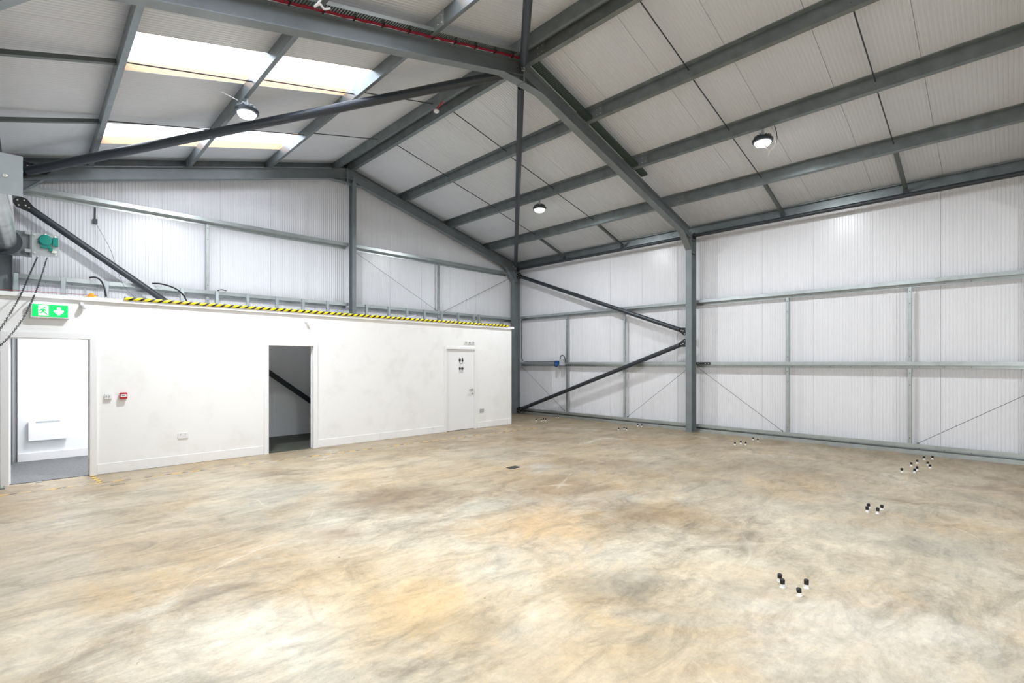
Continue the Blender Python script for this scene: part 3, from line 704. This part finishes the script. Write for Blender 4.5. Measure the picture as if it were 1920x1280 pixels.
for x0, z0, s, lab in ((.52, 2.44, 1.0, 'small white motion sensor above right of the left doorway'), (3.745, 2.415, .8, 'small white motion sensor above the dark doorway')):
    t = thing('motion_sensor', lab, 'sensor', (x0 + .03 * s, OY, z0), 'motion sensors')
    mb = MB(); mb.box(x0, x0 + .03 * s, OY - .02, OY - .0005, z0 + .03 * s, z0 + .10 * s); mb.box(x0 + .006, x0 + .024, OY - .05, OY - .02, z0 + .035 * s, z0 + .06 * s); obj('bracket', mb, M['plastic'], t)
    mb = MB(); mb.lathe((x0 + .037 * s, OY - .055, z0), (0, 0, 1), [(.018 * s, 0), (.03 * s, .012 * s), (.032 * s, .04 * s), (.02 * s, .058 * s)], 18); obj('sensor_head', mb, M['plastic'], t)
# wall heater in the bright room
t = thing('panel_heater', 'white electric panel heater on the wall seen through left doorway', 'heater', (.215, 11.57, .34))
mb = MB(); mb.prism([(-.02, 11.49, .35), (.455, 11.49, .35), (.455, 11.49, .69), (-.02, 11.49, .69)], (0, .06, 0)); obj('body', mb, M['gloss'], t)
mb = MB()
for q in range(24): mb.box(.07 + q * .0125, .078 + q * .0125, 11.487, 11.491, .645, .672)
obj('vent_grille', mb, M['paleplate'], t)
each('wall_bracket', [(.03, .06, 11.549, 11.57, .42, .6), (.37, .40, 11.549, 11.57, .42, .6)], M['greyp'], t)
l = area('room_ceiling_lamp_light', (.9, 10.5, 2.44), (0, 0, 0), .6, .6, 75, (1, 1, 1))

# ------------------------------------------------------------------ things on top of the office
top = OH + .001
SX = [-.162, .401, .965, 2.094, 2.682, 3.253, 3.838, 4.40, 4.967, 5.954, 6.579, 7.118, 7.673, 8.244, 8.831, 9.412, 9.62, 10.55]
NUM = ['first', 'second', 'third', 'fourth', 'fifth', 'sixth', 'seventh', 'eighth', 'ninth', 'tenth', 'eleventh', 'twelfth', 'thirteenth', 'fourteenth', 'fifteenth', 'sixteenth', 'seventeenth', 'eighteenth']
for k, x in enumerate(SX):
    if x < 9.2: z0 = top
    else: z0 = 0
    mb = MB(); hw = .06 if k == 17 else .032; ty = 3.10 if k != 17 else 2.93
    mb.box(x - hw, x + hw, 11.20, 11.203, z0, ty); mb.box(x - hw, x - hw + .003, 11.20, 11.25, z0, ty); mb.box(x + hw - .003, x + hw, 11.20, 11.25, z0, ty)
    tag(obj('metal_stud', mb, M['stud']), '%s metal stud from the left in the row behind the office top' % NUM[k], 'stud', 'metal studs behind the office top')
# cables, hose arcs
def cable(name, px, r, m, label, cat='cable', group=None):
    P = [Vector(atY(u, v, y)) for u, v, y in px]
    pts = []
    for i in range(len(P) - 1):
        p0 = P[max(i - 1, 0)]; p1 = P[i]; p2 = P[i + 1]; p3 = P[min(i + 2, len(P) - 1)]
        for q in range(5):
            t = q / 5; pts.append(.5 * ((2 * p1) + (-p0 + p2) * t + (2 * p0 - 5 * p1 + 4 * p2 - p3) * t * t + (-p0 + 3 * p1 - 3 * p2 + p3) * t ** 3))
    pts.append(P[-1]); mb = MB(); mb.tube(pts, r, 7)
    return tag(obj(name, mb, m), label, cat, group)
GC = 'black cables rising behind the office top'
cable('black_cable', [(168, 520, 11.44), (180, 520, 11.3), (190, 527, 11.15), (196, 540, 11.12), (199, 556, 11.10)], .014, M['black'], 'black cable loop at the third stud behind the office top', 'cable', GC)
cable('black_cable', [(286, 531, 11.44), (302, 532, 11.3), (325, 539, 11.1), (342, 551, 11.0), (352, 568, 10.9)], .014, M['black'], 'black cable arc ending at the striped guard near its left end', 'cable', GC)
cable('black_cable', [(405, 552, 11.3), (408, 545, 11.25), (416, 543, 11.3), (424, 545, 11.44)], .010, M['black'], 'small black cable loop beside the fifth stud', 'cable', GC)
cable('thin_wire', [(178, 416, 11.55), (192, 440, 11.5), (208, 470, 11.5), (218, 500, 11.5), (232, 535, 11.2), (252, 557, 11.0)], .004, M['purlin'], 'thin loose wire hanging down the left gable to the office top', 'wire')
p = atY(178, 414, 11.6); q = atY(178, 389, 11.6)
t = thing('switch_box', 'small dark box with a short conduit high on the left gable', 'box', (p[0], 11.6, p[2] - .04))
mb = MB(); mb.box(p[0] - .03, p[0] + .03, 11.56, 11.615, p[2] - .05, p[2] + .03); obj('body', mb, M['brace'], t)
mb = MB(); mb.tube([(p[0], 11.59, p[2] + .03), (p[0], 11.59, q[2])], .011, 8); obj('conduit', mb, M['brace'], t)
cable('red_cable', [(-2, 542, 9.50), (60, 546, 9.52), (125, 550, 9.52), (185, 554, 9.50)], .003, M['red'], 'thin red cable lying on the left end of the office top', 'cable')
# orange rag
p = (.655, 9.60, OH + .0575)
mb = MB(); bm_pts = []
mb.lathe((p[0], p[1], p[2]), (0, 0, 1), [(.075, 0), (.07, .015), (.05, .03), (.028, .055), (.01, .07)], 9)
for i, v in enumerate(mb.v): mb.v[i] = (v[0] + random.uniform(-.008, .008), v[1] + random.uniform(-.008, .008), max(p[2], v[2] + random.uniform(-.006, .006)))
tag(obj('orange_rag', mb, M['orange'], smooth=False), 'small orange crumpled item on the office top, left end', 'rag')
mb = MB(); a = Vector((5.72, 9.9, OH + .01)); b = Vector((6.88, 10.45, OH + .275))
mb.sweep([(-.02, -.008), (.02, -.008), (.02, .008), (-.02, .008)], a, b, (0, 1, 0), (0, 0, 1))
tag(obj('trunking_strip', mb, M['plastic']), 'white plastic trunking strip leaning on the office top', 'strip')

# ------------------------------------------------------------------ roller shutter, chain hoist (left)
BX, BZ = -.30, 3.53
t = thing('roller_shutter', 'steel roller shutter barrel between bracket plates at the left edge', 'shutter', (BX, 8.95, BZ - .2))
mb = MB(); mb.lathe((BX, 7.0, BZ), (0, 1, 0), [(.155, 0), (.155, 3.75)], 40); obj('barrel', mb, M['steel'], t)
mb = MB(); mb.lathe((BX, 10.75, BZ - .01), (0, 1, 0), [(.205, 0), (.215, .015), (.215, .035), (.16, .05)], 36); obj('end_ring', mb, M['brace'], t)
mb = MB(); mb.box(-.52, -.052, 6.94, 6.955, 3.320, 3.720); np_ = obj('near_bracket_plate', mb, M['paleplate'], t, label='pale grey near bracket plate')
mb = MB(); mb.lathe((-.175, 6.94, 3.50), (0, -1, 0), [(.018, 0), (.018, .008), (.010, .012)], 12); obj('bolt', mb, M['bolt'], np_)
mb = MB(); mb.box(-.52, .02, 10.93, 10.945, 3.335, 3.735); mb.box(-.005, .02, 10.88, 10.945, 3.335, 3.735); obj('far_bracket_plate', mb, M['purlin'], t)
each('guide_channel', [(-.56, -.50, 6.95, 7.02, 0, 3.45), (-.56, -.50, 10.82, 10.88, 2.57, 3.45)], M['galv'], t)
for px_, pz_ in ((-.03, 3.70), (-.03, 3.42)):
    mb = MB(); mb.box(px_ - .03, px_ + .04, 10.86, 10.93, pz_ - .02, pz_ + .03); obj('fixing_block', mb, M['galv'], t)
mb = MB()
for i in range(44): mb.yz([(6.96, .002 + i * .077), (9.49, .002 + i * .077), (9.49, .075 + i * .077), (6.96, .075 + i * .077)], -.54 + (.004 if i % 2 else 0), -.528 + (.004 if i % 2 else 0))
for i in range(10): mb.box(-.54, -.528, 9.49, 10.84, 2.57 + i * .083, 2.65 + i * .083)
obj('curtain', mb, M['galv'], t)
hy = 10.90
t = thing('chain_hoist', 'teal chain hoist on a grey plate with two hanging hand chains', 'hoist', (.16, 10.93, 3.36))
mb = MB(); mb.box(0.0, .335, hy, hy + .012, 3.372, 3.725); mp = obj('mounting_plate', mb, M['galv'], t)
bolts('bolt', [((px_, hy, pz_), (0, -1, 0), .015, .018) for px_, pz_ in ((.05, 3.69), (.05, 3.41), (.17, 3.70), (.30, 3.69), (.30, 3.41))], M['bolt'], mp)
mb = MB(); cx, cz = .175, 3.615
mb.lathe((cx, hy, cz), (0, -1, 0), [(.075, 0), (.085, .01), (.085, .07), (.07, .085), (.03, .088)], 28); obj('drum_housing', mb, M['teal'], t)
mb = MB(); mb.box(.085, .12, hy - .03, hy, cz - .05, cz - .015); mb.box(.12, .24, hy - .06, hy, 3.495, 3.54); mb.box(.215, .26, hy - .05, hy, 3.455, 3.51); obj('chain_guide', mb, M['teal'], t)
mb = MB(); mb.box(.262, .325, hy - .075, hy, 3.54, 3.675); obj('gearbox', mb, M['teal'], t)
mb = MB(); mb.lathe((cx, hy - .03, cz + .085), (0, 0, 1), [(.02, 0), (.02, .02), (.01, .03)], 10); mb.lathe((.29, hy - .03, 3.675), (0, 0, 1), [(.02, 0), (.02, .03)], 10); mb.box(.25, .31, hy - .04, hy, 3.43, 3.47); obj('fitting', mb, M['bolt'], t)
def chain(px, name):
    P = [Vector(atY(u, v, y)) for u, v, y in px]; pts = []
    for i in range(len(P) - 1):
        p0 = P[max(i - 1, 0)]; p1 = P[i]; p2 = P[i + 1]; p3 = P[min(i + 2, len(P) - 1)]
        for q in range(60):
            tt = q / 60; pts.append(.5 * ((2 * p1) + (-p0 + p2) * tt + (2 * p0 - 5 * p1 + 4 * p2 - p3) * tt * tt + (-p0 + 3 * p1 - 3 * p2 + p3) * tt ** 3))
    mb = MB(); acc = 0; k = 0; last = pts[0]; pitch = .028
    for a_, b_ in zip(pts, pts[1:]):
        acc += (b_ - a_).length
        if acc >= pitch:
            acc = 0; d = (b_ - last).normalized(); side = d.cross(Vector((0, 1, 0))).normalized()
            if k % 2: side = d.cross(side).normalized()
            c = (b_ + last) / 2; L_ = .021; W2 = .009; ring = [c + d * (L_ * cos(q)) + side * (W2 * sin(q)) for q in [2 * pi * j / 8 for j in range(9)]]
            mb.tube(ring, .0036, 5, cap=False); last = b_; k += 1
    return obj(name, mb, M['dark'], t)
chain([(70, 482, 10.8), (55, 515, 10.1), (40, 550, 9.38), (21.7, 583, 8.9), (0, 617, 8.6), (-30, 660, 8.3)], 'hand_chain')
chain([(88, 483, 10.8), (75, 525, 10.0), (61.7, 560, 9.35), (43, 597, 8.9), (20, 628, 8.6), (0, 648, 8.4), (-30, 672, 8.2)], 'hand_chain')

# ------------------------------------------------------------------ high bay lamps
def lamp(x, y, zc, label):
    t = thing('high_bay_lamp', label, 'lamp', (x, y, zc), 'high bay lamps')
    mb = MB(); mb.lathe((x, y, zc), (0, 0, 1), [(.13, -.03), (.155, -.02), (.16, .02), (.13, .045), (.05, .055)], 32); obj('housing', mb, M['brace'], t)
    mb = MB()
    for q in range(16):
        a = q * pi / 8; c, s = cos(a), sin(a); mb.prism([(x + c * .05 - s * .003, y + s * .05 + c * .003, zc + .05), (x + c * .05 + s * .003, y + s * .05 - c * .003, zc + .05), (x + c * .13 + s * .003, y + s * .13 - c * .003, zc + .045), (x + c * .13 - s * .003, y + s * .13 + c * .003, zc + .045)], (0, 0, .035))
    obj('heat_sink', mb, M['purlin'], t)
    mb = MB(); mb.box(x - .07, x + .07, y - .035, y + .035, zc + .08, zc + .12); mb.box(x - .01, x + .01, y - .02, y + .02, zc + .12, zc + .20); obj('driver_box', mb, M['stud'], t)
    mb = MB(); mb.lathe((x, y, zc), (0, 0, 1), [(.05, -.085), (.10, -.07), (.125, -.03), (.125, -.028)], 28); obj('diffuser', mb, M['lens'], t)
    return t
L0 = None
labs = ['round high bay lamp under the right slope, beyond the middle frame', 'round high bay lamp under the right slope with a dangling white plug', 'round high bay lamp on the left slope below the rooflights', 'added unseen high bay lamp above left of the viewer, near bay', 'added unseen high bay lamp behind the viewer, right', 'added unseen high bay lamp behind the viewer, left']
for i, (x, y) in enumerate(LAMPS):
    z = zt(x) - .20
    if L0 is None: L0 = lamp(x, y, z, labs[0])
    else: dup(L0, (x, y, z), labs[i])
    l = area('high_bay_light', (x, y, z - .10), (0, 0, 0),     .24, .24, LAMP_W * (2.0 if i == 2 else 1.0), (.93, .97, 1.0), 'DISK')
# cable and plug at the near right lamp
PX = 8.44
def xat(u, v, x):
    a = (u - 960) / FPX; dx = FW[0] + a * RT[0]; t = x / dx; return (x, t * (FW[1] + a * RT[1]), CAMH + t * (V0 - v) / FPX)
t = thing('lamp_plug', 'white plug on a looped cable beside the near right lamp', 'plug', xat(1443, 288, PX))
P = [xat(u, v, PX) for u, v in ((1452, 236), (1456, 247), (1457, 258), (1455, 268), (1450, 276), (1443, 282), (1437, 277), (1433, 270))]
mb = MB(); mb.tube(P[:4], .006, 6); obj('cable', mb, M['black'], t)
mb = MB(); mb.tube(P[3:6], .02, 8); mb.tube(P[5:], .009, 8); q = P[5]; mb.tube([q, (q[0], q[1] + .02, q[2] - .08)], .014, 8); obj('connector', mb, M['plastic'], t)
# green-tagged lead at left lamp
a = Vector((2.25, 7.8, zt(2.25) - .1))
mb = MB(); mb.tube([atY(446, 188, 7.9), atY(415, 172, 8.0)], .006, 6)
tag(obj('lamp_lead', mb, M['plastic']), 'thin white lead reaching from the left slope lamp', 'cable')
# heat detector near the ridge
p = atY(818, 208, 7.3)
t = thing('heat_detector', 'white heat detector with red cable below the ridge', 'detector', (p[0], p[1], p[2] - .03))
mb = MB(); mb.lathe((p[0], p[1], p[2] - .03), (0, 0, 1), [(.03, 0), (.05, .015), (.05, .04), (.035, .05)], 20); obj('head', mb, M['plastic'], t)
mb = MB(); mb.tube([(p[0], p[1], p[2] + .02), (p[0] + .005, p[1] - .06, p[2] + .06), (p[0] + .01, p[1] - .22, p[2] + .12)], .012, 8); obj('red_cable', mb, M['red'], t)
# ------------------------------------------------------------------ cable tray with red fire cables on the middle frame
def tray(xa, xb, name, label):
    d = 1 if xb > xa else -1
    y0, y1 = 5.195, 5.332; off = .012
    A = Vector((xa, 0, zt(xa) + off)); B = Vector((xb, 0, zt(xb) + off)); dv = (B - A); n = int(dv.length / .035); up = Vector((0, 0, 1))
    t = thing(name, label, 'cable tray', tuple(A + Vector((0, 5.235, 0))), 'cable trays')
    mb = MB()
    for yy in (y0, y1 - .003):
        mb.prism([A + Vector((0, yy, 0)), B + Vector((0, yy, 0)), B + Vector((0, yy, .05)), A + Vector((0, yy, .05))], (0, .003, 0))
    obj('side_rail', mb, M['traydark'] if d > 0 else M['galv'], t); mb = MB()
    for i in range(n):
        c = A + dv * ((i + .5) / n); u = dv.normalized() * (.015 if d > 0 else .012)
        mb.prism([c - u + Vector((0, y0, 0)), c + u + Vector((0, y0, 0)), c + u + Vector((0, y1, 0)), c - u + Vector((0, y1, 0))], (0, 0, .003))
    obj('slotted_bed', mb, M['traydark'], t)
    return t, A, B, dv
t, A, B, dv = tray(AX - .1, .3, 'cable_tray', 'slotted cable tray with red cables along the left rafter')
for q, yy in enumerate((5.292, 5.318)):
    mb = MB(); pts = []
    for i in range(60):
        c = A + dv * (i / 59); pts.append((c.x, yy + .004 * sin(i * 1.9 + q), c.z - .008 - .004 * sin(i * 2.3 + q)))
    mb.tube(pts, .009, 8); obj('red_cable', mb, M['crimson'], t)
for i in range(14):
    c = A + dv * ((i + .5) / 14); obj('cable_tie', MB().box(c.x - .006, c.x + .006, 5.275, 5.335, c.z - .026, c.z + .055), M['black'], t)
tray(AX + .12, 8.95, 'cable_tray', 'dark slotted cable tray along the right rafter')
cable('white_flex', [(604, -8, 4.9), (598, 5, 4.95), (590, 12, 5.0), (600, 8, 5.0), (608, 17, 5.05), (618, 16, 5.15)], .012, M['plastic'], 'white flex twisted over the tray at the picture top', 'cable')
# ------------------------------------------------------------------ right wall: blue socket with cable
t = thing('industrial_socket', 'blue industrial socket with cable loop on the far middle rail', 'socket', (11.41, 9.62, 1.53))
mb = MB(); mb.box(11.36, 11.45, 9.40, 9.55, 1.575, 1.76); obj('junction_box', mb, M['greyp'], t)
mb = MB(); mb.lathe((11.40, 9.70, 1.60), (-.5, -.2, -.8), [(.05, -.08), (.055, .05), (.045, .06)], 18); mb.box(11.38, 11.45, 9.62, 9.76, 1.60, 1.72); obj('socket_body', mb, M['blue'], t)
mb = MB(); P = [(11.42, 9.56, 1.74), (11.42, 9.56, 1.82), (11.42, 9.52, 1.88), (11.42, 9.47, 1.89), (11.42, 9.40, 1.84), (11.42, 9.37, 1.75), (11.42, 9.36, 1.66)]; mb.tube(P, .012, 8); obj('cable_loop', mb, M['black'], t)
cable_pts = [(11.30, 11.30, 2.75), (11.46, 11.22, 2.6), (11.46, 11.20, 1.75), (11.46, 11.12, 1.70), (11.46, 10.9, 1.69), (11.46, 9.8, 1.69)]
mb = MB(); mb.tube([(11.46, 11.22, 3.05), (11.46, 11.22, 2.2), (11.45, 11.21, 1.80), (11.45, 11.15, 1.71), (11.44, 11.0, 1.69), (11.44, 9.76, 1.69)], .010, 8)
tag(obj('black_cable', mb, M['black']), 'black cable down the far corner column onto the middle rail', 'cable')

# ------------------------------------------------------------------ floor: anchor bolts, tape, drain
BG = 'black-capped anchor bolts in the floor'
def bolt_proto(loc, label):
    x, y = loc; t = thing('anchor_bolt', label, 'bolt', (x, y, 0), BG)
    mb = MB(); mb.lathe((x, y, 0), (0, 0, 1), [(.013, 0), (.013, .032)], 12); mb.lathe((x, y, 0), (0, 0, 1), [(.02, 0), (.02, .006)], 6); obj('stud', mb, M['white'], t)
    mb = MB(); mb.lathe((x, y, .028), (0, 0, 1), [(.016, 0), (.017, .03), (.012, .036)], 12); obj('cap', mb, M['black'], t)
    return t
groups = [('near cluster in the right foreground', [((3.966, 1.191), 'left'), ((4.06, 1.24), 'rear left'), ((3.908, 1.063), 'front'), ((4.075, 1.062), 'right')]),
    ('cluster of four right of centre', [((6.633, 1.131), 'front left'), ((6.829, 1.150), 'rear left'), ((6.642, 1.041), 'front right'), ((6.857, 1.035), 'rear right')]),
    ('scattered cluster by the right wall', [((9.43, 1.176), 'leftmost'), ((9.50, 1.035), 'front white-based'), ((9.74, 1.03), 'behind the front one'), ((10.085, 1.14), 'left of the back rows'), ((10.118, .91), 'rightmost'), ((10.427, 1.10), 'fourth-row left'), ((10.344, .96), 'fourth-row right'), ((10.90, 1.06), 'rear left'), ((11.04, .965), 'rear right')]),
    ('cluster right of the wall column', [((10.142, 3.921), 'left'), ((10.361, 3.889), 'middle'), ((10.296, 3.771), 'right front'), ((11.047, 3.892), 'rear left'), ((10.97, 3.769), 'rear right')]),
    ('cluster left of the wall column', [((10.345, 6.795), 'left'), ((10.522, 6.756), 'middle'), ((10.486, 6.657), 'right'), ((11.309, 6.843), 'rear left'), ((11.284, 6.718), 'rear right')]),
    ('furthest cluster towards the far corner', [((10.274, 9.498), 'left'), ((10.382, 9.392), 'middle'), ((10.522, 9.435), 'centre back'), ((10.469, 9.307), 'right'), ((11.306, 9.622), 'rear left'), ((11.351, 9.577), 'rear right')])]
b0 = None
for gname, lst in groups:
    for (xy, pos) in lst:
        lab = 'black-capped floor bolt, %s of the %s' % (pos, gname)
        if b0 is None: b0 = bolt_proto(xy, lab)
        else:
            o = dup(b0, (xy[0], xy[1], 0), lab); s_ = random.uniform(.85, 1.1); o.scale = (1, 1, s_); o.rotation_euler = (random.uniform(-.08, .08), random.uniform(-.08, .08), random.uniform(0, 6))
# bent cap on one near bolt
def strip(p0, p1, wd, z=.0015):
    d = Vector((p1[0] - p0[0], p1[1] - p0[1], 0)).normalized(); n = Vector((-d.y, d.x, 0)) * (wd / 2)
    a = Vector((*p0, .0004)); b = Vector((*p1, .0004)); mb = MB(); mb.prism([a - n, b - n, b + n, a + n], (0, 0, z)); return mb
tag(obj('floor_tape', strip((-.5, 8.86), (9.2, 8.50), .05), M['tape'], origin=(0, 0, 0)), 'worn black and yellow tape line on the floor along the office', 'floor tape')
tag(obj('floor_tape', strip((.645, 9.47), (.69, 8.89), .05, .0012), hazard_mat('short_floor_tape', 6.5, (.3, 1, 0), (.80, .50, .06), (.07, .06, .05)), origin=(0, 0, 0)), 'short striped tape piece from the left doorway corner', 'floor tape')
tag(obj('black_strip', strip((.774, 8.536), (.934, 8.55), .018), M['black'], origin=(0, 0, 0)), 'short black strip lying on the floor near the tape corner', 'strip')
mb = MB(); mb.box(5.36, 5.56, 5.47, 5.60, .0005, .006); o = tag(obj('floor_cover', mb, M['dark']), 'small dark square cover set in the concrete floor', 'cover')
mb = MB(); mb.box(.055, .115, 9.43, 9.475, .0005, .012); tag(obj('floor_plate', mb, M['greyp']), 'small grey metal plate on the floor at the left doorway', 'plate')
t = thing('base_plate', 'grey bolted foot plate on the floor at the left edge', 'plate', (-.3, 9.33, 0))
mb = MB(); mb.box(-.42, -.235, 9.26, 9.40, .0005, .015); obj('plate', mb, M['purlin'], t)
mb = MB(); mb.lathe((-.27, 9.31, .015), (0, 0, 1), [(.014, 0), (.014, .012), (.008, .03)], 6); obj('bolt', mb, M['bolt'], t)
